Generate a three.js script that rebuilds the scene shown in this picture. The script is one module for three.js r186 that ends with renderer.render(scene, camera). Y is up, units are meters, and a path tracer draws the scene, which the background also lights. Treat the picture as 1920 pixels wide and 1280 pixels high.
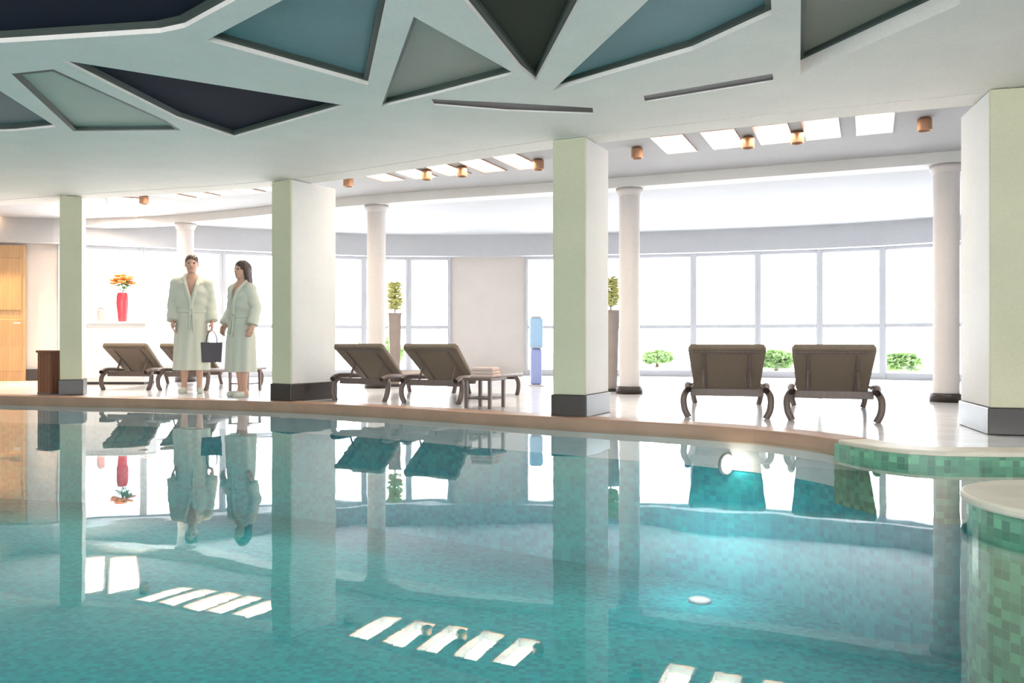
import * as THREE from 'three';
import { mergeGeometries, mergeVertices } from 'three/addons/utils/BufferGeometryUtils.js';
import { RoundedBoxGeometry } from 'three/addons/geometries/RoundedBoxGeometry.js';
import { RectAreaLightUniformsLib } from 'three/addons/lights/RectAreaLightUniformsLib.js';
RectAreaLightUniformsLib.init();

// ---------------------------------------------------------------- camera, sky, exposure
const EYE = 0.764;                       // eye above the water; water level is y = 0, the deck y = 0.08
const DECK = 0.08, CEIL = 2.614, SOFFIT = 2.894;
const scene = new THREE.Scene();
const camera = new THREE.PerspectiveCamera(46.21, 1.5, 0.05, 200);
camera.position.set(0, EYE, 0);
camera.lookAt(0, EYE, -10);
const renderer = new THREE.WebGLRenderer({ antialias: true });
renderer.toneMapping = THREE.LinearToneMapping;
renderer.toneMappingExposure = 1.22;
renderer.shadowMap.enabled = true;
scene.background = new THREE.Color().setRGB(0.95, 1.0, 1.02);
scene.backgroundIntensity = 8.0;
const DAY = new THREE.Color().setRGB(0.92, 0.97, 1.06), DAY_IN = 3.4, DAY_POOL = 1.9;
const WARM = new THREE.Color().setRGB(1.0, 0.86, 0.69), LAMP_IN = 22.0;

// ---------------------------------------------------------------- helpers
let seed = 7;
const rnd = () => { seed = (seed * 1664525 + 1013904223) >>> 0; return seed / 4294967296; };
const lerp = (a, b, t) => a + (b - a) * t;
const clamp = (v, a, b) => Math.min(b, Math.max(a, v));
const V = (x, y, z) => new THREE.Vector3(x, y, z);
const taken = new Map();
function numbered(n) { const k = taken.get(n) ?? 0; taken.set(n, k + 1); return k ? n + '_' + String(k).padStart(3, '0') : n; }
function metreUV(g) {                    // planar uv in metres by the main direction of each face
  g = g.index ? g.toNonIndexed() : g;
  const p = g.attributes.position, uv = new Float32Array(p.count * 2), a = V(), b = V(), c = V();
  for (let i = 0; i < p.count; i += 3) {
    a.fromBufferAttribute(p, i); b.fromBufferAttribute(p, i + 1); c.fromBufferAttribute(p, i + 2);
    const n = b.clone().sub(a).cross(c.clone().sub(a)), ax = Math.abs(n.x), ay = Math.abs(n.y), az = Math.abs(n.z);
    [a, b, c].forEach((q, k) => {
      const [u, v] = ay >= ax && ay >= az ? [q.x, q.z] : ax > az ? [q.z, q.y] : [q.x, q.y];
      uv[(i + k) * 2] = u; uv[(i + k) * 2 + 1] = v;
    });
  }
  g.setAttribute('uv', new THREE.BufferAttribute(uv, 2));
  return g;
}
function merge(list) {
  const l = (Array.isArray(list) ? list : [list]).map((g) => { g = metreUV(g); for (const k of Object.keys(g.attributes)) if (!['position', 'normal', 'uv'].includes(k)) g.deleteAttribute(k); return g; });
  return l.length === 1 ? l[0] : mergeGeometries(l);
}
function mesh(name, geo, mat, parent) {
  const m = new THREE.Mesh(geo, mat); m.name = parent === scene || !parent ? numbered(name) : name;
  m.castShadow = m.receiveShadow = true; (parent ?? scene).add(m); return m;
}
const obj = (name, list, mat, parent) => mesh(name, merge(list), mat, parent);
function tag(o, label, category, group, kind) { if (label) o.userData.label = label; if (category) o.userData.category = category; if (group) o.userData.group = group; if (kind) o.userData.kind = kind; return o; }
function thing(name, label, category, [x, y, z] = [0, 0, 0], turn = 0, group) {
  const o = new THREE.Group(); o.name = numbered(name); scene.add(o); o.position.set(x, y, z); o.rotation.y = turn; return tag(o, label, category, group);
}
function dup(root, [x, y, z], turn, label) {
  const r = root.clone(); r.name = numbered(root.name.replace(/_\d{3}$/, '')); r.userData = { ...root.userData, label }; scene.add(r); r.position.set(x, y, z); r.rotation.y = turn; return r;
}
const struct = (name, list, mat, label) => tag(obj(name, list, mat), label, null, null, 'structure');
const box = (w, h, d, x = 0, y = 0, z = 0, r = 0) => { const g = r ? new RoundedBoxGeometry(w, h, d, 2, r) : new THREE.BoxGeometry(w, h, d); return g.translate(x, y, z); };   // centre at x, y, z
const cyl = (r1, r2, h, x = 0, y = 0, z = 0, n = 28) => new THREE.CylinderGeometry(r1, r2, h, n).translate(x, y, z);
const lathe = (pts, n = 36) => new THREE.LatheGeometry(pts.map(([r, y]) => new THREE.Vector2(r, y)), n);
const tube = (pts, r, n = 24, m = 8) => new THREE.TubeGeometry(new THREE.CatmullRomCurve3(pts.map((p) => V(...p))), n, r, m);
function plan(pts, holes, y0, h, bevel = 0) {   // a floor-plan polygon of [x, z] points, from y0 up by h
  const s = new THREE.Shape(pts.map(([x, z]) => new THREE.Vector2(x, -z)));
  for (const q of holes ?? []) s.holes.push(new THREE.Path(q.map(([x, z]) => new THREE.Vector2(x, -z))));
  const g = new THREE.ExtrudeGeometry(s, { depth: h - 2 * bevel, bevelEnabled: bevel > 0, bevelSize: bevel, bevelOffset: -bevel, bevelThickness: bevel, bevelSegments: 2, curveSegments: 12 });
  return g.rotateX(-Math.PI / 2).translate(0, y0 + bevel, 0);
}
const smooth = (pts, n) => new THREE.CatmullRomCurve3(pts.map(([x, z]) => V(x, 0, z)), false, 'centripetal').getSpacedPoints(n).map((p) => [p.x, p.z]);
function offset(pts, d) {                // moves an open line of [x, z] points sideways (positive: away from the pool)
  return pts.map(([x, z], i) => {
    const a = pts[Math.max(0, i - 1)], b = pts[Math.min(pts.length - 1, i + 1)], tx = b[0] - a[0], tz = b[1] - a[1], l = Math.hypot(tx, tz);
    return [x + d * tz / l, z - d * tx / l];
  });
}

// ---------------------------------------------------------------- textures
function noise2(n, cells, sd) {          // tiling value noise, n pixels a side
  const g = new Float32Array(cells * cells); let s = sd;
  for (let i = 0; i < g.length; i++) { s = (s * 1664525 + 1013904223) >>> 0; g[i] = s / 4294967296; }
  const o = new Float32Array(n * n);
  for (let y = 0; y < n; y++) for (let x = 0; x < n; x++) {
    const u = x / n * cells, v = y / n * cells, i = Math.floor(u), j = Math.floor(v), f = u - i, k = v - j;
    const a = f * f * (3 - 2 * f), b = k * k * (3 - 2 * k), q = (p, r) => g[(r % cells) * cells + (p % cells)];
    o[y * n + x] = lerp(lerp(q(i, j), q(i + 1, j), a), lerp(q(i, j + 1), q(i + 1, j + 1), a), b);
  }
  return o;
}
function fbm(n, cells, oct, sd) { const o = new Float32Array(n * n); let w = 0; for (let k = 0; k < oct; k++) { const m = noise2(n, cells << k, sd + k * 71), a = 0.5 ** k; w += a; for (let i = 0; i < o.length; i++) o[i] += m[i] * a; } for (let i = 0; i < o.length; i++) o[i] /= w; return o; }
function tex(n, fn, size, srgb = true) { // fn(x, y) -> [r, g, b] in 0..1; the picture covers size metres
  const d = new Uint8Array(n * n * 4);
  for (let y = 0; y < n; y++) for (let x = 0; x < n; x++) { const c = fn(x, y), i = (y * n + x) * 4; for (let k = 0; k < 3; k++) d[i + k] = clamp(c[k], 0, 1) * 255; d[i + 3] = 255; }
  const t = new THREE.DataTexture(d, n, n); t.wrapS = t.wrapT = THREE.RepeatWrapping; t.magFilter = THREE.LinearFilter; t.minFilter = THREE.LinearMipmapLinearFilter; t.generateMipmaps = true;
  t.repeat.set(1 / size, 1 / size); if (srgb) t.colorSpace = THREE.SRGBColorSpace; t.needsUpdate = true; return t;
}
const N = 256, F1 = fbm(N, 4, 5, 11), F2 = fbm(N, 8, 4, 91), F3 = noise2(N, 128, 5);
const grain = (lo, hi, size) => tex(N, (x, y) => { const v = lerp(lo, hi, 0.6 * F1[y * N + x] + 0.4 * F3[y * N + x]); return [v, v, v]; }, size);
const tPlaster = grain(0.93, 1.0, 1.3), tStone = tex(N, (x, y) => { const v = 0.9 + 0.1 * F2[y * N + x] - 0.05 * Math.pow(F1[((y * 3) % N) * N + x], 3); return [v, v, v]; }, 1.1);
const tBump = tex(N, (x, y) => { const v = 0.5 * F2[y * N + x] + 0.5 * F3[y * N + x]; return [v, v, v]; }, 0.5, false);
const tWeave = tex(N, (x, y) => { const c = 16, i = Math.floor(x / c), j = Math.floor(y / c), w = (i + j) % 2 ? Math.sin((x % c) / c * Math.PI) : Math.sin((y % c) / c * Math.PI), v = 0.62 + 0.3 * w + 0.12 * (F3[y * N + x] - 0.5); return [v, v * 0.98, v * 0.95]; }, 0.16);
const tWood = tex(N, (x, y) => { const v = 0.72 + 0.28 * F1[((y >> 3) % N) * N + ((x * 3) % N)] - 0.12 * F3[(y % 16) * N + x]; return [v, v * 0.95, v * 0.9]; }, 0.6);
const mosaicTone = (i, j) => { const v = Math.sin(i * 12.9898 + j * 78.233) * 43758.5453; return v - Math.floor(v); };
const mosaic = (r, g, b, vary) => tex(512, (x, y) => { const c = 32, i = Math.floor(x / c), j = Math.floor(y / c), q = mosaicTone(i, j); if (x % c < 2 || y % c < 2) return [r * 0.92 + 0.06, g * 0.92 + 0.06, b * 0.92 + 0.06]; const k = 1 - vary + 2 * vary * q; return [r * k, g * k + 0.04 * (q - 0.5), b * k]; }, 0.64);
const tPool = mosaic(0.18, 0.64, 0.69, 0.07), tGreen = mosaic(0.42, 0.60, 0.50, 0.13);
const tRipple = tex(512, (() => { const a = fbm(512, 5, 3, 33); return (x, y) => { const v = a[y * 512 + x]; return [v, v, v]; }; })(), 2.6, false);

// ---------------------------------------------------------------- materials
const std = (r, g, b, rough = 0.7, o = {}) => new THREE.MeshStandardMaterial({ color: new THREE.Color().setRGB(r, g, b), roughness: rough, ...o });
const phys = (r, g, b, o = {}) => new THREE.MeshPhysicalMaterial({ color: new THREE.Color().setRGB(r, g, b), ...o });
const M = {
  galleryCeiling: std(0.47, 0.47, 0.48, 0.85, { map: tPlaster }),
  ceiling: std(0.89, 0.83, 0.77, 0.85, { map: tPlaster, bumpMap: tBump, bumpScale: 0.001 }),
  white: std(0.74, 0.73, 0.71, 0.75, { map: tPlaster, bumpMap: tBump, bumpScale: 0.001 }),
  wallRose: std(0.60, 0.545, 0.50, 0.8, { map: tPlaster }),
  sage: std(0.60, 0.58, 0.41, 0.7, { map: tPlaster, bumpMap: tBump, bumpScale: 0.001 }),
  column: std(0.62, 0.58, 0.56, 0.6, { map: tPlaster }),
  plinth: std(0.035, 0.025, 0.02, 0.35),
  floor: std(0.80, 0.80, 0.82, 0.16, { map: tStone }),
  coping: std(0.42, 0.25, 0.17, 0.4, { map: tStone, bumpMap: tBump, bumpScale: 0.001 }),
  rim: std(0.72, 0.66, 0.54, 0.5, { map: tStone }),
  green: std(1, 1, 1, 0.25, { map: tGreen }),
  pool: phys(1, 1, 1, { roughness: 0.8, specularIntensity: 0.1, map: tPool }),
  navy: phys(0.020, 0.021, 0.038, { roughness: 0.9, specularIntensity: 0.3, map: tPlaster }),
  teal: std(0.19, 0.31, 0.34, 0.7, { map: tPlaster }),
  olive: phys(0.055, 0.055, 0.04, { roughness: 0.9, specularIntensity: 0.3, map: tPlaster }),
  taupe: std(0.40, 0.37, 0.32, 0.7, { map: tPlaster }),
  greyBlue: std(0.22, 0.23, 0.26, 0.7, { map: tPlaster }),
  sagePanel: std(0.50, 0.53, 0.46, 0.7, { map: tPlaster }),
  greyOlive: std(0.24, 0.24, 0.20, 0.7, { map: tPlaster }),
  edgeShade: std(0.045, 0.06, 0.05, 0.6), slot: std(0.06, 0.045, 0.045, 0.6),
  frame: std(0.45, 0.45, 0.47, 0.45),
  glass: phys(1, 1, 1, { transmission: 1, thickness: 0, roughness: 0, ior: 1.45 }),
  water: phys(0.93, 1.0, 0.99, { transmission: 1, thickness: 0, roughness: 0.015, ior: 1.333, bumpMap: tRipple, bumpScale: 0.0016 }),
  weave: std(0.30, 0.235, 0.175, 0.75, { map: tWeave, bumpMap: tWeave, bumpScale: 0.002 }),
  darkWood: std(0.24, 0.19, 0.18, 0.45, { map: tWood }),
  redWood: std(0.36, 0.15, 0.08, 0.5, { map: tWood }),
  honey: std(0.80, 0.55, 0.31, 0.5, { map: tWood }),
  copper: std(0.45, 0.25, 0.15, 0.4, { metalness: 0.6 }),
  skin: std(0.48, 0.28, 0.20, 0.55),
  robe: phys(0.55, 0.56, 0.47, { roughness: 0.95, sheen: 0.4, map: tPlaster, bumpMap: tBump, bumpScale: 0.002 }),
  hair: std(0.05, 0.03, 0.022, 0.5), eye: std(0.06, 0.04, 0.03, 0.2), lip: std(0.40, 0.16, 0.14, 0.5),
  bag: std(0.03, 0.025, 0.035, 0.5), towel: std(0.66, 0.50, 0.44, 0.95), whiteTowel: std(0.85, 0.85, 0.86, 0.95),
  pot: std(0.34, 0.28, 0.25, 0.6, { map: tStone }), lime: phys(0.74, 0.74, 0.30, { roughness: 0.8, transmission: 0.25, thickness: 0 }),
  red: std(0.62, 0.06, 0.08, 0.25), orange: std(0.72, 0.26, 0.06, 0.7), leaf: phys(0.16, 0.30, 0.07, { roughness: 0.85, transmission: 0.3, thickness: 0 }),
  pink: std(0.80, 0.45, 0.42, 0.5), counter: std(0.85, 0.82, 0.81, 0.4), blue: std(0.30, 0.48, 0.70, 0.5), blueDark: std(0.27, 0.33, 0.60, 0.5),
  paving: std(0.72, 0.71, 0.68, 0.8, { map: tStone }), shrubLeaf: phys(0.24, 0.38, 0.13, { roughness: 0.7, transmission: 0.4, thickness: 0, side: THREE.DoubleSide }), bark: std(0.20, 0.14, 0.10, 0.9),
};
M.glass.side = M.water.side = M.lime.side = M.leaf.side = THREE.DoubleSide;
const glow = (i) => new THREE.MeshStandardMaterial({ color: 0xffffff, emissive: WARM, emissiveIntensity: i });

// ---------------------------------------------------------------- the shell
// window wall of the gallery, as [x, z] points from left to right
const backLine = [[-11.6, -13.4], [-8.0, -14.1], [-6.75, -14.65], [-5.5, -15.2], [-4.25, -15.75], [-3.0, -16.2], [-2.1, -16.27], [-1.25, -16.3], [0.27, -16.2], [1.3, -16.1], [2.4, -15.9], [3.55, -15.65], [4.7, -15.3], [5.75, -14.95], [6.72, -14.5], [7.62, -13.9], [8.6, -13.1], [9.6, -12.1]];
const solid = new Set([0, 7]);           // the stretches of it that are wall
// pier fronts and pool edge
const frontLine = smooth([[-11.6, -12.1], [-8.6, -11.1], [-5.6, -10.12], [-2.65, -9.17], [0.52, -7.27], [3.7, -5.92], [6.6, -5.1], [9.6, -4.6]], 60);
frontLine[0][0] = -11.6; frontLine[60][0] = 9.6;
const poolEdge = smooth([[-10.6, -11.3], [-6.5, -10.05], [-2.6, -8.98], [0.5, -7.13], [1.66, -6.4], [2.12, -5.9], [2.27, -5.55], [2.36, -5.2], [2.58, -4.96], [3.1, -4.9], [5.0, -4.85]], 90);
const poolLine = [...poolEdge, [5.0, -0.7], [-10.6, -0.7]];

struct('floor', plan([[-11.6, 3.5], [9.6, 3.5], ...backLine.slice().reverse()], [poolLine], -0.25, 0.25 + DECK), M.floor, 'white polished stone deck floor around the pool');
const coping = (p, m, label) => struct('coping', plan([...offset(p, 0.24), ...offset(p, -0.015).reverse()], null, DECK - 0.115, 0.122, 0.012), m, label);
coping(poolEdge.slice(0, 75), M.coping, 'terracotta brown stone coping along the far pool edge');
coping(poolEdge.slice(74), M.rim, 'beige coping above the green mosaic at the right');  // right stretch takes the beige rim colour instead of brown
struct('pool_floor', plan([[-11.2, -0.3], [5.4, -0.3], [5.4, -7], [-11.2, -11.8]], null, -1.3, 0.1), M.pool, 'teal tiled pool floor under the water');
const ring = offset([...poolLine, poolLine[0], poolLine[1]], 0.02).slice(0, -1);
{
  const pos = [];
  for (let i = 0; i < ring.length - 1; i++) { const [a, b] = [ring[i], ring[i + 1]]; const q = [[a[0], -1.22, a[1]], [b[0], -1.22, b[1]], [b[0], DECK - 0.1, b[1]], [a[0], DECK - 0.1, a[1]]]; for (const k of [0, 2, 1, 0, 3, 2]) pos.push(...q[k]); }
  const g = new THREE.BufferGeometry(); g.setAttribute('position', new THREE.Float32BufferAttribute(pos, 3)); g.computeVertexNormals();
  M.pool.side = THREE.DoubleSide;
  struct('pool_wall', g, M.pool, 'teal tiled pool side walls below the coping');
}
const surface = new THREE.Shape(poolLine.map(([x, z]) => new THREE.Vector2(x, -z)));
const capsulePlan = (r) => { const p = []; for (let i = 0; i <= 24; i++) { const a = Math.PI / 2 + i / 24 * Math.PI; p.push([r * Math.cos(a), -r * Math.sin(a)]); } return [...p, [2.5, r], [2.5, -r]]; };
surface.holes.push(new THREE.Path(capsulePlan(0.449).map(([x, z]) => new THREE.Vector2(2.42 + x * Math.cos(0.06) + z * Math.sin(0.06), 3.35 + x * Math.sin(0.06) - z * Math.cos(0.06)))));
tag(mesh('pool_water', metreUV(new THREE.ShapeGeometry(surface).rotateX(-Math.PI / 2)), M.water), 'still turquoise pool water mirroring the gallery', 'water', null, 'stuff');

// pool hall ceiling with sunken coloured panels
const panels = [
  [M.navy, 0.06, [[-4.15, -5.14], [-3.17, -4.96], [-2.11, -4.80], [-1.93, -4.72], [-1.42, -4.27], [-0.94, -3.51], [-2.83, -3.51]], 'large midnight navy panel'],
  [M.navy, 0.05, [[-2.97, -5.26], [-1.30, -6.28], [-2.52, -7.26], [-2.78, -6.64]], 'navy blade shaped panel'],
  [M.greyBlue, 0.05, [[-4.47, -5.78], [-3.78, -5.90], [-3.93, -6.90], [-4.37, -7.04], [-5.53, -7.15]], 'grey blue panel'],
  [M.sagePanel, 0.03, [[-3.46, -5.53], [-3.12, -5.44], [-2.90, -6.70], [-2.90, -7.01], [-3.86, -7.04]], 'pale sage panel'],
  [M.teal, 0.06, [[-1.88, -4.92], [-1.18, -4.28], [-0.84, -3.51], [-0.50, -3.51], [-0.68, -4.34], [-1.04, -5.78]], 'teal panel beside the navy one'],
  [M.taupe, 0.05, [[-0.56, -4.56], [0.02, -5.53], [-0.59, -6.00], [-1.03, -6.31]], 'taupe panel'],
  [M.olive, 0.06, [[-0.42, -3.51], [-0.28, -4.27], [0.06, -5.44], [0.17, -5.69], [0.38, -4.27], [0.47, -3.51]], 'dark olive pointed panel'],
  [M.teal, 0.06, [[0.30, -5.90], [0.74, -4.34], [0.87, -3.51], [1.12, -3.51], [1.47, -4.53], [1.15, -5.09]], 'teal panel with slanting edge'],
  [M.greyOlive, 0.13, [[2.00, -5.55], [1.27, -3.51], [2.44, -3.51], [2.46, -4.39]], 'deep grey olive panel'],
  [M.slot, 0.012, [[-0.62, -6.11], [0.00, -6.21], [0.64, -6.34], [0.66, -6.51], [-0.04, -6.42], [-0.61, -6.26]], 'dark air slot'],
  [M.slot, 0.012, [[0.99, -6.03], [1.80, -5.53], [1.86, -5.69], [1.03, -6.19]], 'dark slanting air slot'],
];
const ceiling = struct('ceiling', plan([[-11.6, 3.5], [9.6, 3.5], ...offset(frontLine, -0.02).map(([x, z]) => [clamp(x, -11.6, 9.6), z]).reverse()], panels.map((p) => p[2]), CEIL, 0.16), M.ceiling, 'pale grey pool hall ceiling with sunken coloured geometric panels');
const inset = (pts, d) => pts.map((p, i) => {   // moves the sides of a polygon inwards by d
  const n = pts.length, a = pts[(i + n - 1) % n], b = pts[(i + 1) % n], area = pts.reduce((s, q, k) => s + q[0] * pts[(k + 1) % n][1] - pts[(k + 1) % n][0] * q[1], 0), g = Math.sign(area);
  const u = V(p[0] - a[0], 0, p[1] - a[1]).normalize(), v = V(b[0] - p[0], 0, b[1] - p[1]).normalize(), n1 = [-u.z * g, u.x * g], n2 = [-v.z * g, v.x * g], k = d / Math.max(0.35, 1 + n1[0] * n2[0] + n1[1] * n2[1]);
  return [p[0] + (n1[0] + n2[0]) * k, p[1] + (n1[1] + n2[1]) * k];
});
for (const [m, up, pts, label] of panels) {
  const p = tag(obj('panel', plan(pts, null, CEIL + up, 0.15 - up), m, ceiling), label);
  if (m !== M.slot) tag(obj('edge_shade', plan(pts, [inset(pts, 0.035)], CEIL + up - 0.03, 0.03), M.edgeShade, p), 'dark edge strip standing in for the shadow gap');  // dark ring paints the shadow gap around each coloured panel
}
struct('beam', plan([...frontLine, ...offset(frontLine, 0.3).map(([x, z]) => [clamp(x, -11.6, 9.6), z]).reverse()], null, CEIL - 0.001, 0.32), M.ceiling, 'pale grey curved beam over the front piers');
// gallery ceiling with lamp wells
const wells = [];                        // [centre x, z, turn, half width, half length]
const rows = [
  [28, [[-5.00, -11.54], [-4.59, -11.37], [-4.19, -11.21], [-3.84, -11.08], [-3.42, -10.91]]],
  [25, [[-1.73, -10.20], [-1.28, -10.02], [-0.84, -9.83], [-0.38, -9.64], [0.06, -9.46]]],
  [24, [[1.75, -8.62], [2.22, -8.41], [2.68, -8.20], [3.10, -8.01], [3.54, -7.81]]],
];
for (const [a, list] of rows) for (const [x, z] of list) wells.push([x, z, a * Math.PI / 180, 0.145, 0.38]);
wells.push([-6.68, -12.65, -0.46, 0.2, 0.95], [-6.14, -12.65, -0.46, 0.2, 0.95]);
const wellPlan = ([x, z, a, w, l]) => [[-w, -l], [w, -l], [w, l], [-w, l]].map(([u, v]) => [x + u * Math.cos(a) - v * Math.sin(a), z + u * Math.sin(a) + v * Math.cos(a)]);
struct('ceiling_gallery', [plan([...frontLine, [9.6, -12.9], ...offset(backLine, 0.8).slice(1, -1).reverse(), [-11.6, -14.3]], wells.map(wellPlan), SOFFIT, 0.14), plan([...frontLine, [9.6, -12.9], ...offset(backLine, 0.8).slice(1, -1).reverse(), [-11.6, -14.3]], null, SOFFIT + 0.145, 0.1)], M.galleryCeiling, 'white gallery ceiling behind the piers');
// beam over the inner columns, bulkhead over the windows, solid walls
const innerLine = smooth([[-11.6, -14.9], [-8.8, -14.3], [-5.55, -13.6], [-2.0, -11.8], [1.54, -10.5], [4.94, -9.1], [9.6, -7.2]], 40);
struct('beam_inner', plan([...offset(innerLine, -0.15), ...offset(innerLine, 0.15).reverse()], null, SOFFIT - 0.13, 0.15), M.white, 'white beam resting on the round columns');
const seg = ([x0, z0], [x1, z1], y0, h, t, out = 0) => { const L = Math.hypot(x1 - x0, z1 - z0); return box(L, h, t, L / 2, y0 + h / 2, -out - t / 2).rotateY(Math.atan2(-(z1 - z0), x1 - x0)).translate(x0, 0, z0); };
const HEAD = 2.475;
struct('trim_1', plan([...offset(backLine, -0.28), ...offset(backLine, 0.2).reverse()], null, HEAD, SOFFIT - HEAD + 0.02), M.galleryCeiling, 'white bulkhead over the gallery windows');
struct('wall_back', [...solid].map((i) => seg(backLine[i], backLine[i + 1], 0.0, HEAD + 0.02, 0.25)), M.wallRose, 'pale wall stretches between the gallery windows');
struct('baseboard_back', [seg(backLine[0], backLine[1], DECK, 0.2, 0.05, -0.05)], M.plinth, 'dark baseboard along the left end wall');
struct('wall_left', box(0.25, 4.6, 19, -11.7, 0.9, -5.5), M.white, 'white end wall left of the pool');
struct('wall_right', box(0.25, 4.6, 17.5, 9.7, 0.9, -4.8), M.white, 'white end wall right of the pool');

// windows: one unit per stretch of the window wall
let windowCount = 0;
function windowUnit(a, b, y0, y1, transom, light) {
  const o = new THREE.Group(); o.name = 'window_' + ++windowCount; scene.add(o); tag(o, 'tall gallery window with pale frame', null, null, 'structure');
  o.position.set(a[0], 0, a[1]); o.rotation.y = Math.atan2(-(b[1] - a[1]), b[0] - a[0]);
  const L = Math.hypot(b[0] - a[0], b[1] - a[1]), h = y1 - y0;
  for (const x of [0.03, L - 0.03]) obj('jamb', box(0.06, h, 0.09, x, y0 + h / 2, 0, 0.008), M.frame, o);
  obj('top_rail', box(L - 0.12, 0.06, 0.08, L / 2, y1 - 0.03, 0, 0.008), M.frame, o);
  obj('bottom_rail', box(L - 0.12, 0.12, 0.08, L / 2, y0 + 0.06, 0, 0.008), M.frame, o);
  obj('transom', box(L - 0.12, 0.07, 0.08, L / 2, transom, 0, 0.008), M.frame, o);
  for (const [p, q] of [[y0 + 0.12, transom - 0.035], [transom + 0.035, y1 - 0.06]]) mesh('pane', metreUV(new THREE.PlaneGeometry(L - 0.12, q - p).translate(L / 2, (p + q) / 2, 0)), M.glass, o);
  const s = new THREE.RectAreaLight(DAY, light, L - 0.14, h - 0.2); s.name = 'daylight'; s.position.set(L / 2, y0 + h / 2 + 0.03, -0.12); o.add(s); s.rotation.y = Math.PI;   // daylight standing in the opening
  return o;
}
for (let i = 0; i < backLine.length - 1; i++) if (!solid.has(i)) windowUnit(backLine[i], backLine[i + 1], DECK, HEAD, 1.055, DAY_IN);
// unseen windows added behind the camera to fill the pool hall with light
const fillWindows = [[-9.6, -6.4], [-5.6, -2.4], [-1.6, 1.6], [2.4, 5.6]];
{
  const s = new THREE.Shape([[-11.6, -1.4], [9.6, -1.4], [9.6, 2.8], [-11.6, 2.8]].map((p) => new THREE.Vector2(...p)));
  for (const [x0, x1] of fillWindows) s.holes.push(new THREE.Path([[x0, 0.3], [x1, 0.3], [x1, 2.4], [x0, 2.4]].map((p) => new THREE.Vector2(...p))));
  struct('wall_front', new THREE.ExtrudeGeometry(s, { depth: 0.25, bevelEnabled: false }).translate(0, 0, 3.5), M.white, 'white wall of the pool hall with unseen added windows');
}
for (const [x0, x1] of fillWindows) windowUnit([x1, 3.6], [x0, 3.6], 0.3, 2.4, 1.6, DAY_POOL);  // same unit as the gallery windows, here unseen and added for fill

// lamps in the ceiling wells
const bay = ['left bay by the robed couple', 'middle bay over the paired loungers', 'right bay over the upright loungers'], nth = ['first', 'second', 'third', 'fourth', 'fifth'];
wells.forEach(([x, z, a, w, l], i) => {
  const big = i > 14, t = thing(big ? 'ceiling_panel_light' : 'ceiling_light', big ? (i === 15 ? 'wide glowing ceiling panel over the white counter, left of two' : 'wide glowing ceiling panel over the white counter, right of two') : `warm rectangular recessed ceiling light, ${nth[i % 5]} from left in ${bay[Math.floor(i / 5)]}`, 'light', [x, SOFFIT, z], -a, big ? 'wide luminous ceiling panels' : 'recessed ceiling lights behind the piers');
  obj('diffuser', box(2 * w - 0.004, 0.02, 2 * l - 0.004, 0, 0.1, 0), glow(LAMP_IN * 0.25), t);
  const f = 0.025; obj('trim', [box(2 * w + 2 * f, 0.012, f, 0, -0.006, l + f / 2), box(2 * w + 2 * f, 0.012, f, 0, -0.006, -l - f / 2), box(f, 0.012, 2 * l, w + f / 2, -0.006, 0), box(f, 0.012, 2 * l, -w - f / 2, -0.006, 0)], M.copper, t);
  const s = new THREE.RectAreaLight(WARM, LAMP_IN, 2 * w - 0.02, 2 * l - 0.02); s.name = 'lamp'; s.position.y = 0.085; s.rotation.x = -Math.PI / 2; t.add(s);
});
// small copper spot heads between them
{
  const spots = [[-5.37, -11.67, 'left end of the lamp row by the couple'], [-2.12, -10.36, 'lamp row just right of the second pier'], [-1.06, -9.93, 'lamp row above the left of the paired loungers'], [-0.61, -9.735, 'lamp row above the right of the paired loungers'], [0.31, -9.35, 'lamp row just left of the middle pier'], [1.37, -8.77, 'lamp row just right of the middle pier'], [2.45, -8.305, 'lamp row above the left upright lounger'], [2.89, -8.105, 'lamp row between the two upright loungers'], [3.93, -7.62, 'right end of the lamp row beside the nearest pier']];
  let first;
  for (const [x, z, where] of spots) {
    const label = 'small copper ceiling spotlight, ' + where;
    if (first) { dup(first, [x, SOFFIT, z], -0.45, label); continue; }
    first = thing('ceiling_spotlight', label, 'spotlight', [x, SOFFIT, z], -0.45, 'copper spotlights in the lamp rows');
    obj('base', cyl(0.045, 0.045, 0.012, 0, -0.006, 0), M.copper, first);
    obj('head', lathe([[0.001, -0.012], [0.06, -0.012], [0.065, -0.03], [0.065, -0.12], [0.055, -0.125], [0.05, -0.1], [0.001, -0.098]]), M.copper, first);
  }
}

// ---------------------------------------------------------------- piers and columns
function pier(name, x, z, deg, w, d, label) {   // x, z: left front corner; the pier runs back along deg
  const o = tag(new THREE.Group(), label, 'pier', 'front piers'); o.name = numbered(name); scene.add(o); o.position.set(x, DECK, z); o.rotation.y = -deg * Math.PI / 180;
  const h = CEIL - DECK - 0.206;
  obj('shaft', box(w, h, d - 0.02, w / 2, 0.2 + h / 2, -0.02 - (d - 0.02) / 2, 0.008), M.white, o);
  tag(obj('cladding', box(w, h, 0.03, w / 2, 0.2 + h / 2, -0.012, 0.008), M.sage, o), 'sage green front face');
  obj('plinth', box(w + 0.03, 0.2, d + 0.03, w / 2, 0.1, -d / 2, 0.01), M.plinth, o);
}
pier('pier', -5.71, -10.1, -22, 0.25, 0.4, 'pier furthest left, between the wooden bin and the lounger');
pier('pier', -2.78, -9.26, 33, 0.32, 0.7, 'sage pier just right of the woman in a robe');
pier('pier', 0.375, -7.345, 27, 0.32, 0.6, 'sage pier in the middle, beside the blue stand');
pier('pier', 3.5, -5.86, 15, 0.46, 0.75, 'broad sage pier at the right edge of the view');
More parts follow.
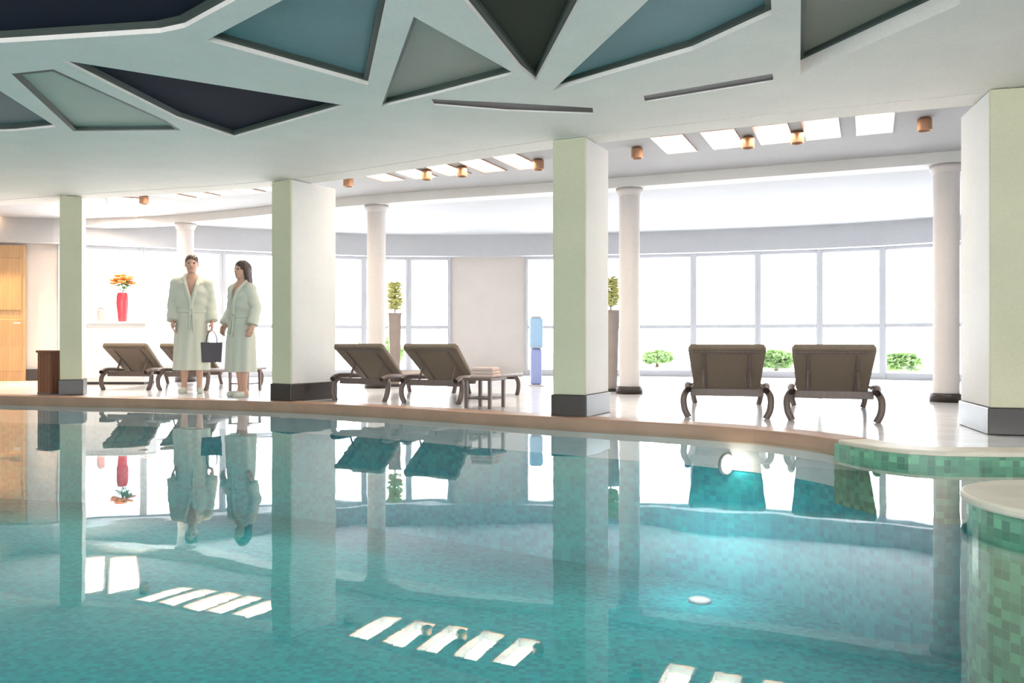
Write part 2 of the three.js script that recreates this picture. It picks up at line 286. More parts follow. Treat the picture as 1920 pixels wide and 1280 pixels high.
{
  const cols = [[-5.55, -13.6, 'behind the robed man'], [-2.0, -11.8, 'behind the paired loungers'], [1.54, -10.5, 'right of the middle pier'], [4.94, -9.1, 'left of the nearest pier']];
  let first; const top = SOFFIT - 0.13 - DECK;
  for (const [x, z, where] of cols) {
    const label = 'round white column with black foot, ' + where;
    if (first) { dup(first, [x, DECK, z], 0, label); continue; }
    first = thing('round_column', label, 'column', [x, DECK, z], 0, 'round columns of the inner row');
    obj('shaft', lathe([[0.001, 0.1], [0.135, 0.1], [0.135, top - 0.1], [0.001, top - 0.1]]), M.column, first);
    obj('capital', lathe([[0.001, top - 0.1], [0.14, top - 0.1], [0.155, top - 0.085], [0.155, top - 0.06], [0.175, top - 0.045], [0.175, top], [0.001, top]]), M.column, first);
    obj('foot', lathe([[0.001, 0], [0.175, 0], [0.175, 0.085], [0.16, 0.1], [0.001, 0.1]]), M.plinth, first);
  }
}
// tiled spa wall rising from the water at the right
{
  const o = thing('spa_wall', 'round ended low wall of green mosaic with stone rim in the water', 'wall', [2.42, 0, -3.35], 0.06);
  const cap = (r, y0, h, b) => plan(capsulePlan(r), null, y0, h, b);
  obj('tiled_wall', cap(0.45, -1.2, 1.265, 0), M.green, o);
  obj('rim', cap(0.475, 0.065, 0.04, 0.012), M.rim, o);
}
// green mosaic band on the pool side near the right pier
{
  const e = poolEdge.slice(74), f = offset(e, -0.02), g = offset(e, -0.045);
  tag(obj('mosaic_band', plan([...f, ...g.reverse()], null, -0.35, 0.35 + DECK - 0.02), M.green), 'green mosaic band on the pool side below the right pier', null, null, 'structure');
}
// underwater lamp on the far pool wall
{
  const t = thing('underwater_light', 'round underwater pool light below the left upright lounger', 'light', [1.68, -0.2, -6.31], 0.66); t.scale.setScalar(0.75);
  const turn = (g) => g.rotateX(Math.PI / 2);
  obj('bezel', turn(lathe([[0.085, 0], [0.115, 0], [0.115, 0.03], [0.085, 0.035], [0.085, 0]])), M.frame, t);
  obj('lens', turn(lathe([[0.001, 0.02], [0.085, 0.012], [0.085, 0], [0.001, 0]])), glow(2.2), t);
  const s = new THREE.PointLight(WARM, 0.16, 0, 2); s.position.set(0, 0, 0.12); s.name = 'lamp'; s.castShadow = true; t.add(s);
}

{ // guessed lamp added on the pool floor for a soft glow in the water
  const t = thing('added_floor_light', 'small round light added on the pool floor for a soft glow before the upright loungers', 'light', [1.42, -1.2, -6.05], 0);
  const cool = new THREE.Color().setRGB(0.93, 1.0, 0.95);
  obj('bezel', lathe([[0.07, 0], [0.085, 0], [0.085, 0.015], [0.07, 0.02], [0.07, 0]]), M.frame, t);
  obj('lens', lathe([[0.001, 0.016], [0.07, 0.01], [0.07, 0], [0.001, 0]]), new THREE.MeshStandardMaterial({ color: 0x9fb4b0, emissive: cool, emissiveIntensity: 0.4 }), t);
  const s = new THREE.PointLight(cool, 0.6, 0, 2); s.position.set(0, 0.42, 0); s.name = 'lamp'; s.castShadow = true; s.shadow.radius = 6; t.add(s);
}

// ---------------------------------------------------------------- loungers
{
  const make = (label, at, turn) => {
    const t = thing('sun_lounger', label, 'lounger', at, turn, 'sun loungers on the deck');
    const L = 1.9, y = 0.27;
    for (const s of [-1, 1]) {
      obj('side_rail', tube([[0.335 * s, 0.25, -0.03], [0.345 * s, y + 0.01, -0.12], [0.345 * s, y, -0.6], [0.345 * s, y, -1.4], [0.335 * s, y - 0.01, -L]], 0.03, 30, 10), M.darkWood, t);
      obj('leg', tube([[0.33 * s, 0.27, -0.16], [0.375 * s, 0.19, -0.11], [0.37 * s, 0.08, -0.09], [0.335 * s, 0.0, -0.09]], 0.03, 16, 10), M.darkWood, t);
      obj('leg', tube([[0.335 * s, 0.26, -L + 0.22], [0.36 * s, 0.18, -L + 0.17], [0.355 * s, 0.08, -L + 0.15], [0.335 * s, 0.0, -L + 0.15]], 0.028, 16, 10), M.darkWood, t);
    }
    obj('crossbar', box(0.64, 0.07, 0.035, 0, 0.225, -0.16, 0.008), M.darkWood, t);
    obj('crossbar', box(0.64, 0.06, 0.035, 0, 0.23, -L + 0.1, 0.008), M.darkWood, t);
    obj('seat', box(0.62, 0.05, 1.26, 0, 0.265, -1.22, 0.02), M.weave, t);
    // backrest: wider at the top, leaning back
    const prof = new THREE.Shape([[-0.285, 0], [0.285, 0], [0.325, 0.66], [0.31, 0.69], [-0.31, 0.69], [-0.325, 0.66]].map((p) => new THREE.Vector2(...p)));
    const g = new THREE.ExtrudeGeometry(prof, { depth: 0.03, bevelEnabled: true, bevelSize: 0.012, bevelThickness: 0.012, bevelSegments: 2 });
    const lean = 0.93, at2 = (q) => q.rotateX(lean).translate(0, 0.235, -0.62);
    const back = obj('backrest', at2(g), M.weave, t);
    for (const x of [-0.2, 0.2]) obj('back_batten', at2(box(0.035, 0.6, 0.02, x, 0.33, 0.045, 0.006)), M.darkWood, back);
    obj('back_batten', at2(box(0.58, 0.04, 0.02, 0, 0.65, 0.045, 0.006)), M.darkWood, back);
    for (const x of [-0.2, 0.2]) obj('prop', tube([[x, 0.47, -0.3], [x, 0.22, -0.17]], 0.012, 4), M.darkWood, t);
    return t;
  };
  const R = Math.PI / 180;
  const first = make('upright brown woven lounger between middle and right piers, left of the two', [1.9, DECK, -7.08], -15 * R);
  dup(first, [2.72, DECK, -6.76], -20 * R, 'upright brown woven lounger between middle and right piers, right of the two');
  dup(first, [-1.79, DECK, -9.12], -24 * R, 'brown woven lounger of the middle pair, beside the second pier');
  dup(first, [-0.93, DECK, -8.74], -23 * R, 'brown woven lounger of the middle pair, beside the side table');
  dup(first, [-5.46, DECK, -11.2], -7 * R, 'brown woven lounger at far left, in front of the white counter');
  dup(first, [-4.6, DECK, -11.05], -9 * R, 'brown woven lounger half hidden behind the robed man');
}
// side tables
{
  const first = thing('side_table', 'low dark wooden side table with a towel, left of the middle pier', 'table', [-0.28, DECK, -8.3], -0.5, 'side tables by the loungers');
  obj('table_top', box(0.34, 0.03, 0.34, 0, 0.3, 0, 0.008), M.darkWood, first);
  obj('shelf', box(0.28, 0.02, 0.28, 0, 0.1, 0, 0.006), M.darkWood, first);
  for (const [a, b] of [[-1, -1], [-1, 1], [1, -1], [1, 1]]) obj('leg', box(0.035, 0.285, 0.035, 0.14 * a, 0.1425, 0.14 * b, 0.006), M.darkWood, first);
  dup(first, [-3.72, DECK, -11.15], -0.3, 'low dark wooden side table behind the woman in a robe');
  const t = thing('folded_towel', 'folded beige towel on the low side table', 'towel', [-0.275, DECK + 0.315, -8.305], -0.4);
  for (let k = 0; k < 3; k++) obj('fold', box(0.27 - 0.012 * k, 0.034, 0.2 - 0.01 * k, 0, 0.017 + 0.034 * k, 0, 0.014), M.towel, t);
}

// ---------------------------------------------------------------- things along the gallery
{ // white counter
  const t = thing('counter', 'white counter at the left carrying a red vase', 'counter', [-6.42, DECK, -12.95], 0);
  obj('body', box(1.16, 0.92, 0.42, 0, 0.5, 0, 0.01), M.counter, t); obj('plinth', box(1.1, 0.05, 0.38, 0, 0.025, 0), M.plinth, t); obj('top', box(1.24, 0.04, 0.5, 0, 0.98, 0, 0.012), M.counter, t);
  for (const x of [-0.38, 0, 0.38]) obj('panel', box(0.34, 0.8, 0.012, x, 0.5, 0.216, 0.004), M.counter, t);
  const v = thing('vase', 'slender red vase of flowers on the white counter', 'vase', [-6.28, DECK + 1.0, -12.9]);
  obj('body', lathe([[0.001, 0], [0.06, 0], [0.068, 0.02], [0.075, 0.12], [0.095, 0.3], [0.088, 0.42], [0.072, 0.47], [0.06, 0.47], [0.075, 0.42], [0.08, 0.3], [0.001, 0.28]]), M.red, v);
  const b = thing('flower_bouquet', 'orange flowers with green leaves in the red vase', 'flowers', [-6.28, DECK + 1.28, -12.9]);
  const st = [], lv = [];
  for (let k = 0; k < 16; k++) {
    const a = k * 2.4, r = k ? 0.04 + 0.1 * Math.sqrt(k / 16) : 0, h = 0.44 - 0.9 * r * r * 8 + 0.05 * rnd(), e = [r * Math.cos(a) * 1.15, h, r * Math.sin(a)];
    st.push(tube([[e[0] * 0.1, 0.02, e[2] * 0.1], [e[0] * 0.35, 0.2, e[2] * 0.35], e], 0.004, 8, 5));
    const petals = []; for (let j = 0; j < 6; j++) petals.push(new THREE.SphereGeometry(0.04, 8, 6).scale(1, 0.5, 0.7).translate(0.034, 0.006, 0).rotateZ(0.35).rotateY(j * Math.PI / 3).translate(...e));
    petals.push(new THREE.SphereGeometry(0.018, 8, 6).translate(e[0], e[1] + 0.01, e[2])); obj('blossom', petals, M.orange, b);
    lv.push(new THREE.SphereGeometry(0.06, 8, 6).scale(1, 0.12, 0.4).rotateZ(-0.3).translate(0.1, 0, 0).rotateY(a + 0.9).translate(0, 0.27 + 0.08 * rnd(), 0));
  }
  obj('stem', st, M.leaf, b); obj('leaf', lv, M.leaf, b);
  const jar = (x, h, label) => { const j = thing('jar', label, 'jar', [x, DECK + 1.0, -12.85]); obj('body', lathe([[0.001, 0], [0.05, 0], [0.06, 0.04], [0.06, h], [0.045, h + 0.03], [0.001, h + 0.03]]), M.pink, j); obj('lid', lathe([[0.001, h + 0.03], [0.048, h + 0.03], [0.045, h + 0.05], [0.015, h + 0.06], [0.001, h + 0.08]]), M.pink, j); };
  jar(-6.9, 0.14, 'pink lidded jar on the left end of the counter'); jar(-6.6, 0.18, 'taller pink lidded jar nearest the red vase');
}
{ // wooden bin
  const t = thing('wooden_bin', 'narrow reddish wooden bin left of the furthest pier', 'bin', [-6.02, DECK, -10.45], -0.25);
  obj('body', box(0.2, 0.5, 0.2, 0, 0.28, 0), M.darkWood, t);
  for (let s = 0; s < 4; s++) for (let k = 0; k < 4; k++) obj('slat', box(0.048, 0.52, 0.014, -0.078 + 0.052 * k, 0.28, 0.107, 0.004).rotateY(s * Math.PI / 2), M.redWood, t);
  obj('lid', box(0.25, 0.03, 0.25, 0, 0.555, 0, 0.008), M.redWood, t); obj('base', box(0.22, 0.03, 0.22, 0, 0.015, 0), M.darkWood, t);
}
{ // honey coloured wooden door on the left end wall
  const a = backLine[0], b = backLine[1], L = Math.hypot(b[0] - a[0], b[1] - a[1]), u = 2.67 / L;
  const o = new THREE.Group(); o.name = 'door_1'; scene.add(o); tag(o, 'honey wooden door leaf in the left end wall', null, null, 'structure');
  o.position.set(lerp(a[0], b[0], u), DECK, lerp(a[1], b[1], u)); o.rotation.y = Math.atan2(-(b[1] - a[1]), b[0] - a[0]);
  const leaf = obj('leaf', box(1.0, 2.36, 0.05, 0, 1.18, 0.06, 0.006), M.honey, o);
  for (const x of [-0.25, 0.25]) for (const y of [0.62, 1.68]) obj('door_panel', box(0.38, 0.9, 0.02, x, y, 0.09, 0.006), M.honey, leaf);
  obj('handle', tube([[0.42, 1.0, 0.09], [0.42, 1.0, 0.14], [0.34, 1.0, 0.14]], 0.012, 12), M.frame, leaf);
  const w = thing('wall_light', 'small warm wall light over the wooden door', 'light', [o.position.x + 0.05, 2.6, o.position.z + 0.3], 0);
  obj('shade', lathe([[0.06, -0.06], [0.07, 0.1], [0.064, 0.1], [0.054, -0.06], [0.06, -0.06]]), M.copper, w); obj('arm', box(0.03, 0.03, 0.2, 0, 0.05, -0.1), M.copper, w);
  obj('bulb', new THREE.SphereGeometry(0.035, 16, 12), glow(8), w);
  const s = new THREE.PointLight(new THREE.Color().setRGB(1, 0.62, 0.28), 40, 0, 2); s.name = 'lamp'; s.castShadow = true; w.add(s);
}
{ // tall planters
  const make = (x, z, label, plant) => {
    const t = thing('planter', label, 'planter', [x, DECK, z], 0.2, 'tall planters by the columns');
    obj('body', [new THREE.CylinderGeometry(0.13, 0.095, 1.05, 4).rotateY(Math.PI / 4).translate(0, 0.565, 0)], M.pot, t);
    obj('rim', box(0.2, 0.03, 0.2, 0, 1.1, 0, 0.008), M.pot, t); obj('foot', box(0.17, 0.04, 0.17, 0, 0.02, 0), M.plinth, t);
    const p = thing('potted_plant', plant, 'plant', [x, DECK + 1.115, z], 0, 'yellow green plants in the tall planters');
    const lv = [];
    for (let k = 0; k < 260; k++) { const a = rnd() * 6.283, y = 0.06 + 0.4 * rnd(), r = 0.03 + 0.075 * Math.sin(Math.min(1, y / 0.46) * 2.6) * (0.5 + 0.5 * rnd()); lv.push(new THREE.SphereGeometry(0.06, 6, 4).scale(1, 0.12, 0.5).rotateZ(0.6 * (rnd() - 0.3)).translate(r, y, 0).rotateY(a)); }
    tag(obj('foliage', lv, M.lime, p), null, null, null, 'stuff'); obj('stem', tube([[0, 0, 0], [0.01, 0.2, 0], [0, 0.4, 0]], 0.012, 8, 6), M.bark, p);
  };
  make(-1.78, -12.15, 'tall grey brown planter right of the column behind the loungers', 'yellow green plant in the planter behind the paired loungers');
  make(1.355, -10.98, 'tall grey brown planter left of the column by the middle pier', 'yellow green plant in the planter by the middle pier');
}
{ // blue stand
  const t = thing('blue_stand', 'slim upright blue stand just left of the middle pier', 'stand', [0.366, DECK, -12.2], 0.1);
  obj('base', cyl(0.14, 0.15, 0.03, 0, 0.015, 0), M.frame, t);
  obj('body', box(0.17, 0.55, 0.12, 0, 0.305, 0, 0.03), M.blueDark, t); obj('head', box(0.2, 0.46, 0.14, 0, 0.81, 0, 0.03), M.blue, t); obj('cap', box(0.15, 0.03, 0.1, 0, 1.055, 0, 0.01), M.frame, t); obj('tray', box(0.13, 0.015, 0.06, 0, 0.6, 0.09, 0.004), M.frame, t);
}

// ---------------------------------------------------------------- people
// signed distances joined by a smooth minimum, meshed on a grid (surface nets)
const sm = (a, b, k) => { const h = Math.max(k - Math.abs(a - b), 0) / k; return Math.min(a, b) - h * h * k * 0.25; };
const capsule = (x, y, z, a, b, ra, rb) => { const dx = b[0] - a[0], dy = b[1] - a[1], dz = b[2] - a[2], h = clamp(((x - a[0]) * dx + (y - a[1]) * dy + (z - a[2]) * dz) / (dx * dx + dy * dy + dz * dz), 0, 1); return Math.hypot(x - a[0] - dx * h, y - a[1] - dy * h, z - a[2] - dz * h) - lerp(ra, rb, h); };
const ell = (x, y, z, c, r) => { const p = (x - c[0]) / r[0], q = (y - c[1]) / r[1], s = (z - c[2]) / r[2], k0 = Math.hypot(p, q, s), k1 = Math.hypot(p / r[0], q / r[1], s / r[2]); return k1 < 1e-9 ? -Math.min(...r) : k0 * (k0 - 1) / k1; };
function netMesh(f, lo, hi, c) {
  const n = [0, 1, 2].map((k) => Math.ceil((hi[k] - lo[k]) / c) + 1), [nx, ny, nz] = n, val = new Float32Array(nx * ny * nz), id = (i, j, k) => (k * ny + j) * nx + i;
  for (let k = 0; k < nz; k++) for (let j = 0; j < ny; j++) for (let i = 0; i < nx; i++) val[id(i, j, k)] = f(lo[0] + i * c, lo[1] + j * c, lo[2] + k * c);
  const at = new Int32Array(nx * ny * nz).fill(-1), pos = [], idx = [];
  for (let k = 0; k < nz - 1; k++) for (let j = 0; j < ny - 1; j++) for (let i = 0; i < nx - 1; i++) {
    let m = 0, sx = 0, sy = 0, sz = 0, cnt = 0; const v = [];
    for (let q = 0; q < 8; q++) { v[q] = val[id(i + (q & 1), j + (q >> 1 & 1), k + (q >> 2))]; if (v[q] < 0) m |= 1 << q; }
    if (m === 0 || m === 255) continue;
    for (let q = 0; q < 8; q++) for (const b of [1, 2, 4]) if (!(q & b) && (v[q] < 0) !== (v[q | b] < 0)) { const t = v[q] / (v[q] - v[q | b]); sx += (q & 1) + (b === 1 ? t : 0); sy += (q >> 1 & 1) + (b === 2 ? t : 0); sz += (q >> 2) + (b === 4 ? t : 0); cnt++; }
    at[id(i, j, k)] = pos.length / 3; pos.push(lo[0] + (i + sx / cnt) * c, lo[1] + (j + sy / cnt) * c, lo[2] + (k + sz / cnt) * c);
  }
  for (let k = 1; k < nz - 1; k++) for (let j = 1; j < ny - 1; j++) for (let i = 1; i < nx - 1; i++) {
    const s = val[id(i, j, k)] < 0, quad = (a, b, d, e) => { if (Math.min(a, b, d, e) < 0) return; s ? idx.push(a, b, d, a, d, e) : idx.push(a, d, b, a, e, d); };
    if (s !== val[id(i + 1, j, k)] < 0) quad(at[id(i, j - 1, k - 1)], at[id(i, j, k - 1)], at[id(i, j, k)], at[id(i, j - 1, k)]);
    if (s !== val[id(i, j + 1, k)] < 0) quad(at[id(i - 1, j, k - 1)], at[id(i - 1, j, k)], at[id(i, j, k)], at[id(i, j, k - 1)]);
    if (s !== val[id(i, j, k + 1)] < 0) quad(at[id(i - 1, j - 1, k)], at[id(i, j - 1, k)], at[id(i, j, k)], at[id(i - 1, j, k)]);
  }
  const g = new THREE.BufferGeometry(); g.setAttribute('position', new THREE.Float32BufferAttribute(pos, 3)); g.setIndex(idx);
  const nor = [], e = c * 0.5; for (let i = 0; i < pos.length; i += 3) { const [x, y, z] = [pos[i], pos[i + 1], pos[i + 2]], q = V(f(x + e, y, z) - f(x - e, y, z), f(x, y + e, z) - f(x, y - e, z), f(x, y, z + e) - f(x, y, z - e)).normalize(); nor.push(q.x, q.y, q.z); }
  g.setAttribute('normal', new THREE.Float32BufferAttribute(nor, 3)); return g;
}
function profile(table, y) { if (y <= table[0][0]) return table[0]; for (let i = 1; i < table.length; i++) if (y <= table[i][0]) { const t = (y - table[i - 1][0]) / (table[i][0] - table[i - 1][0]), s = t * t * (3 - 2 * t); return table[i].map((v, k) => lerp(table[i - 1][k], v, s)); } return table.at(-1); }
function person(label, at, turn, o) {    // built 1.80 m tall facing +z, then scaled to o.height
  const t = thing('person', label, 'person', at, turn); t.scale.setScalar(o.height / 1.8);
  const W = o.shoulder, arms = o.arms, hx = 0.012 * (o.headTurn ?? 0);
  const body = (x, y, z) => {
    let d = ell(x, y, z, [0, 1.29, -0.005], [W * 0.8, 0.24, 0.1]);
    d = sm(d, ell(x, y, z, [0, 0.98, 0], [0.145, 0.16, 0.1]), 0.12);
    d = sm(d, capsule(x, y, z, [-W * 0.8, 1.42, -0.01], [W * 0.8, 1.42, -0.01], 0.045, 0.045), 0.06);
    d = sm(d, capsule(x, y, z, [0, 1.44, -0.015], [0, 1.6, 0.0], 0.058, 0.05), 0.06);
    for (const s of [-1, 1]) {
      const st = s * (o.stride ?? 0);
      let l = capsule(x, y, z, [0.08 * s, 0.93, 0], [0.09 * s, 0.5, 0.02 + st], 0.082, 0.052);
      l = sm(l, capsule(x, y, z, [0.09 * s, 0.5, 0.02 + st], [0.095 * s, 0.36, -0.01 + st], 0.05, 0.052), 0.03);
      l = sm(l, capsule(x, y, z, [0.095 * s, 0.36, -0.01 + st], [0.095 * s, 0.09, -0.02 + st], 0.05, 0.034), 0.03);
      l = sm(l, capsule(x, y, z, [0.095 * s, 0.045, -0.045 + st], [0.115 * s, 0.034, 0.13 + st], 0.036, 0.03), 0.05);
      d = sm(d, l, 0.04);
    }
    for (const a of arms) { d = sm(d, capsule(x, y, z, a[0], a[1], 0.05, 0.042), 0.05); d = sm(d, capsule(x, y, z, a[1], a[2], 0.041, 0.028), 0.03); }
    return Math.max(d, 0.008 - y);
  };
  const head = (x, y, z) => {
    let d = ell(x, y, z, [0, 1.705, -0.01], [0.074, 0.097, 0.094]);
    d = sm(d, ell(x, y, z, [0, 1.635, 0.03], [0.055, 0.068, 0.06]), 0.05);
    d = sm(d, ell(x, y, z, [0, 1.583, 0.068], [0.024, 0.016, 0.018]), 0.03);
    d = sm(d, capsule(x, y, z, [0, 1.52, -0.012], [0, 1.6, -0.005], 0.052, 0.05), 0.03);
    for (const s of [-1, 1]) { d = Math.max(d, -(Math.hypot(x - 0.032 * s, y - 1.688, z - 0.103) - 0.02) * 0.8 - 0.004); d = sm(d, ell(x, y, z, [0.077 * s, 1.675, -0.005], [0.01, 0.031, 0.018]), 0.012); d = sm(d, capsule(x, y, z, [0.015 * s, 1.706, 0.084], [0.05 * s, 1.706, 0.072], 0.009, 0.007), 0.015); }
    d = sm(d, capsule(x, y, z, [0, 1.695, 0.085], [0, 1.654, 0.104], 0.008, 0.013), 0.015);
    return d;
  };
  const geos = [netMesh(body, [-0.5, 0, -0.3], [0.5, 1.62, 0.42], 0.0125), netMesh(head, [-0.11, 1.5, -0.13], [0.11, 1.82, 0.15], 0.005)];
  arms.forEach((a, i) => {               // a hand with palm, four bent fingers and a thumb at each wrist
    const s = a[0][0] < 0 ? -1 : 1, w = V(...a[2]), dir = w.clone().sub(V(...a[1])).normalize(), fwd = V(0, 0, 1).addScaledVector(dir, -dir.z).normalize(), inn = V().crossVectors(fwd, dir).normalize(); if (inn.x * s > 0) inn.negate();
    const P = (u, v, q) => w.clone().addScaledVector(dir, u).addScaledVector(fwd, v).addScaledVector(inn, q).toArray(), curl = o.curl?.[i] ?? 0.6;
    const f = [[-0.03, 0.07], [-0.01, 0.08], [0.01, 0.085], [0.03, 0.075]].map(([v, len]) => { const l = len; return [P(0.075, v, 0.0), P(0.085 + l * 0.45, v * 1.05, 0.01 + l * 0.25 * curl), P(0.085 + l * (0.45 + 0.4 * (1 - curl)), v * 1.05, 0.012 + l * (0.25 + 0.5) * curl)]; });
    const pa = P(0.02, -0.014, 0), pb = P(0.075, -0.022, 0), pc = P(0.02, 0.014, 0), pd = P(0.075, 0.022, 0), th = [P(0.02, 0.03, 0.006), P(0.05, 0.052, 0.018), P(0.08, 0.056, 0.03)];
    const hand = (x, y, z) => {
      let d = sm(capsule(x, y, z, pa, pb, 0.02, 0.015), capsule(x, y, z, pc, pd, 0.02, 0.015), 0.02);
      d = sm(d, capsule(x, y, z, P0, pa, 0.028, 0.022), 0.02);
      for (const q of f) d = sm(d, Math.min(capsule(x, y, z, q[0], q[1], 0.0095, 0.009), capsule(x, y, z, q[1], q[2], 0.009, 0.0075)), 0.006);
      return sm(d, Math.min(capsule(x, y, z, th[0], th[1], 0.012, 0.01), capsule(x, y, z, th[1], th[2], 0.01, 0.008)), 0.008);
    };
    const P0 = w.clone().addScaledVector(dir, -0.03).toArray(), c = w.clone().addScaledVector(dir, 0.08);
    geos.push(netMesh(hand, c.clone().subScalar(0.135).toArray(), c.clone().addScalar(0.135).toArray(), 0.004));
  });
  mesh('body', mergeGeometries(geos.map((g) => g.toNonIndexed())), M.skin, t);
  // bathrobe
  const waist = o.waist, HEM = o.hem;
  const tab = [[HEM, 0.225, 0.18], [0.7, 0.215, 0.17], [0.95, 0.195, 0.155], [1.07, waist, 0.125], [1.3, W + 0.01, 0.14], [1.42, W - 0.005, 0.115], [1.5, 0.085, 0.075], [1.54, 0.07, 0.06]];
  const cloth = (x, y, z) => {
    const [, a, b] = profile(tab, y), an = Math.atan2(z, x), fold = y < 1.05 ? 0.014 * (1.05 - y) * Math.sin(an * 9 + y * 2) : 0.004 * Math.sin(y * 45 + x * 14);
    let d = (Math.hypot(x / a, z / b) - 1) * Math.min(a, b) + fold;
    d = Math.max(d, HEM - y, y - 1.52);
    for (const g of [-1, 1]) d = sm(d, capsule(x, y, z, [0.07 * g, 1.475, -0.015], [W * 0.88 * g, 1.415, -0.01], 0.062, 0.068), 0.03);
    for (const q of arms) {
      let s = sm(capsule(x, y, z, q[0], q[1], 0.08, 0.072), capsule(x, y, z, q[1], q[2], 0.07, 0.08), 0.03) + 0.003 * Math.sin(y * 60);
      const dx = q[2][0] - q[1][0], dy = q[2][1] - q[1][1], dz = q[2][2] - q[1][2], l = Math.hypot(dx, dy, dz); s = Math.max(s, ((x - q[2][0]) * dx + (y - q[2][1]) * dy + (z - q[2][2]) * dz) / l + 0.02);
      d = sm(d, s, 0.025);
    }
    return d;
  };
  const robe = (x, y, z) => { let d = cloth(x, y, z); const v = Math.max(Math.abs(x) - (y - 1.2) * 0.3, 1.2 - y, 0.02 - z); d = Math.max(d, -v); return d; };
  const garment = mesh('robe', netMesh(robe, [-0.5, HEM - 0.04, -0.32], [0.5, 1.58, 0.42], 0.011), M.robe, t);
  const edge = (s) => [[0.075 * s, 1.535, -0.03], [0.088 * s, 1.49, 0.03], [0.07 * s, 1.4, 0.115], [0.035 * s, 1.28, 0.145], [-0.012 * s, 1.1, 0.13]];
  const col = (x, y, z) => { let d = 9; for (const s of [-1, 1]) { const e = edge(s); for (let i = 0; i < 4; i++) d = Math.min(d, capsule(x, y, z, e[i], e[i + 1], 0.026, 0.026)); } return Math.min(d, capsule(x, y, z, [-0.075, 1.535, -0.03], [0.075, 1.535, -0.03], 0.024, 0.024)); };
  mesh('collar', netMesh(col, [-0.16, 1.04, -0.1], [0.16, 1.6, 0.22], 0.009), M.robe, garment);
  const belt = (x, y, z) => Math.max(sm(cloth2(x, y, z), 9, 0.01) - 0.012, Math.abs(y - 1.07) - 0.026);
  const cloth2 = (x, y, z) => { const [, a, b] = profile(tab, y); return (Math.hypot(x / a, z / b) - 1) * Math.min(a, b); };
  const loose = (x, y, z) => Math.min(belt(x, y, z), capsule(x, y, z, [0.02, 1.06, 0.145], [0.035, 0.8, 0.18], 0.014, 0.012), capsule(x, y, z, [-0.01, 1.06, 0.145], [-0.02, 0.84, 0.178], 0.014, 0.012));
  mesh('belt', netMesh(loose, [-0.3, 0.76, -0.22], [0.3, 1.14, 0.24], 0.01), M.robe, garment);
  // hair, eyes, lips, slippers
  const hair = o.long
    ? (x, y, z) => { let d = ell(x, y, z, [0, 1.715, -0.02], [0.088, 0.104, 0.104]); d = sm(d, capsule(x, y, z, [0, 1.7, -0.07], [0.03, 1.36, -0.115], 0.075, 0.055), 0.05); for (const s of [-1, 1]) d = sm(d, capsule(x, y, z, [0.07 * s, 1.7, -0.02], [0.085 * s, 1.45, -0.05], 0.028, 0.03), 0.04); d = Math.max(d, -ell(x, y, z, [0, 1.645, 0.1], [0.062, 0.1, 0.085])); return d + 0.003 * Math.sin(x * 220 + y * 25); }
    : (x, y, z) => { let d = ell(x, y, z, [0, 1.72, -0.018], [0.083, 0.1, 0.103]); d = Math.max(d, -ell(x, y, z, [0, 1.64, 0.1], [0.078, 0.108, 0.085]), 1.6 - y); return d + 0.002 * Math.sin(x * 260 + z * 90); };
  mesh('hair', netMesh(hair, [-0.14, 1.26, -0.22], [0.14, 1.86, 0.14], 0.006), M.hair, t);
  for (const s of [-1, 1]) mesh('eye', new THREE.SphereGeometry(0.012, 12, 8).translate(0.032 * s, 1.688, 0.078), M.eye, t);
  mesh('lips', new THREE.SphereGeometry(0.022, 12, 8).scale(1, 0.35, 0.5).translate(0, 1.618, 0.085), M.lip, t);
  for (const s of [-1, 1]) { const st = s * (o.stride ?? 0); mesh('slipper', netMesh((x, y, z) => Math.max(capsule(x, y, z, [0.095 * s, 0.04, -0.05 + st], [0.115 * s, 0.034, 0.14 + st], 0.046, 0.042), -y, y - (z - st > 0.02 ? 0.075 : 0.022)), [0.1 * s - 0.08, -0.02, -0.13 + st], [0.1 * s + 0.08, 0.11, 0.22 + st], 0.007), M.robe, t); }
  return t;
}
const man = person('person with short dark hair in a cream bathrobe, holding a dark bag', [-4.25, DECK, -10.62], 0.3, {
  height: 1.83, shoulder: 0.2, waist: 0.185, hem: 0.3, stride: 0.03, curl: [0.55, 0.95],
  arms: [[[-0.185, 1.43, -0.01], [-0.225, 1.16, -0.04], [-0.225, 0.92, 0.05]], [[0.185, 1.43, -0.01], [0.23, 1.16, -0.03], [0.25, 0.92, 0.06]]],
});
person('person with long dark hair in a pale bathrobe, beside the second pier', [-3.36, DECK, -9.93], -0.55, {
  height: 1.68, shoulder: 0.175, waist: 0.16, hem: 0.33, stride: 0.045, long: true, curl: [0.5, 0.6],
  arms: [[[-0.16, 1.43, -0.01], [-0.225, 1.17, -0.04], [-0.22, 0.94, 0.09]], [[0.16, 1.43, -0.01], [0.225, 1.17, -0.05], [0.24, 0.93, 0.03]]],
});
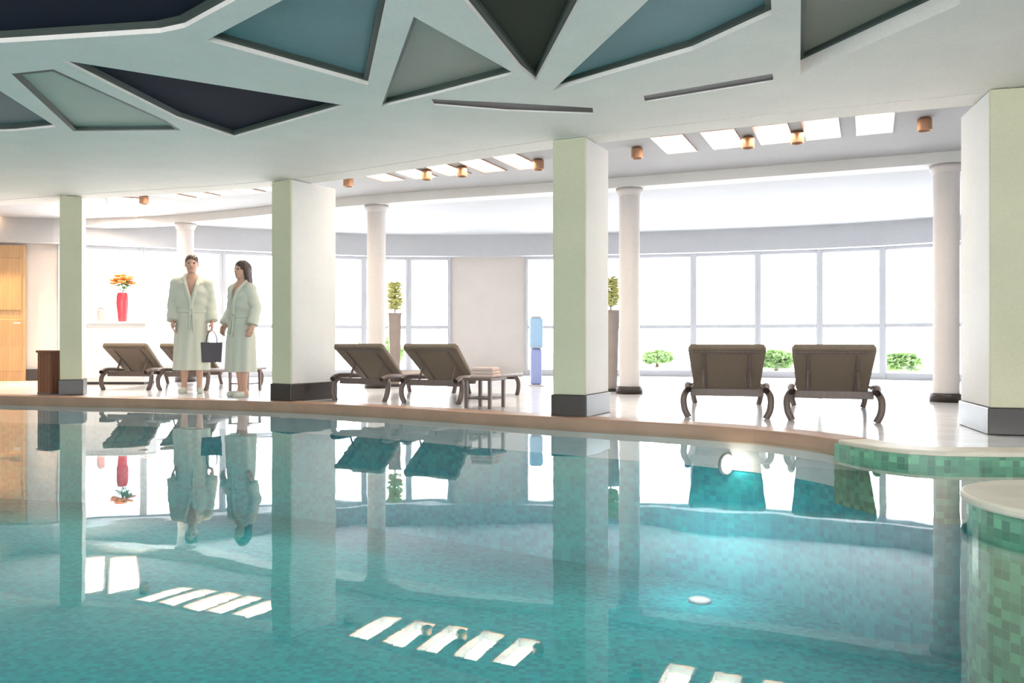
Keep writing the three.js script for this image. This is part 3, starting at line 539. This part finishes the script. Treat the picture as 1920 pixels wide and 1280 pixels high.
{ // bag hanging from the man's hand
  const k = 1.83 / 1.8, p = V(0.25, 0.815, 0.1).multiplyScalar(k).applyAxisAngle(V(0, 1, 0), 0.3).add(man.position);
  const t = thing('tote_bag', 'small dark tote bag hanging from the hand of the robed person', 'bag', [p.x, p.y - 0.42, p.z], 0.3);
  const s = new THREE.Shape([[-0.11, 0], [0.11, 0], [0.125, 0.24], [-0.125, 0.24]].map((q) => new THREE.Vector2(...q)));
  obj('body', new THREE.ExtrudeGeometry(s, { depth: 0.06, bevelEnabled: true, bevelSize: 0.012, bevelThickness: 0.015, bevelSegments: 2 }).translate(0, 0.012, -0.03), M.bag, t);
  for (const z of [-0.03, 0.03]) obj('handle', tube([[-0.07, 0.23, z], [-0.05, 0.36, z * 0.4], [0, 0.425, 0], [0.05, 0.36, z * 0.4], [0.07, 0.23, z]], 0.008, 20, 6), M.bag, t);
}

// ---------------------------------------------------------------- outside the windows
struct('terrace', box(46, 0.2, 26, 0, -0.02, -29.5), M.paving, 'pale paved terrace outside the gallery windows');
{
  const shrub = (x, z, w, h, label) => {
    const t = thing('shrub', label, 'shrub', [x, 0.08, z], rnd() * 6, 'shrubs on the terrace'); const lv = [];
    for (let k = 0; k < 420; k++) { const a = rnd() * 6.283, u = Math.acos(1 - 1.7 * rnd()), r = 0.75 + 0.25 * rnd(); lv.push(new THREE.PlaneGeometry(0.16, 0.09).rotateX(rnd() * 3).rotateY(rnd() * 6).translate(r * w * Math.sin(u) * Math.cos(a), h * (0.55 + 0.45 * r * Math.cos(u)), r * w * Math.sin(u) * Math.sin(a))); }
    tag(obj('foliage', lv, M.shrubLeaf, t), null, null, null, 'stuff'); obj('stem', cyl(0.03, 0.05, h * 0.6, 0, h * 0.3, 0, 8), M.bark, t);
  };
  shrub(5.75, -17.4, 0.34, 0.5, 'rounded green shrub outside the window between the upright loungers');
  shrub(7.75, -15.9, 0.34, 0.45, 'rounded green shrub outside the window left of the last column');
  shrub(3.9, -21.5, 0.4, 0.45, 'rounded green shrub outside the window right of the middle pier');
  shrub(-3.2, -19.4, 0.6, 0.8, 'rounded green shrub outside the window behind the paired loungers');
}
scene.traverse((o) => { if (o.isMesh) o.castShadow = o.receiveShadow = true; });
renderer.render(scene, camera);
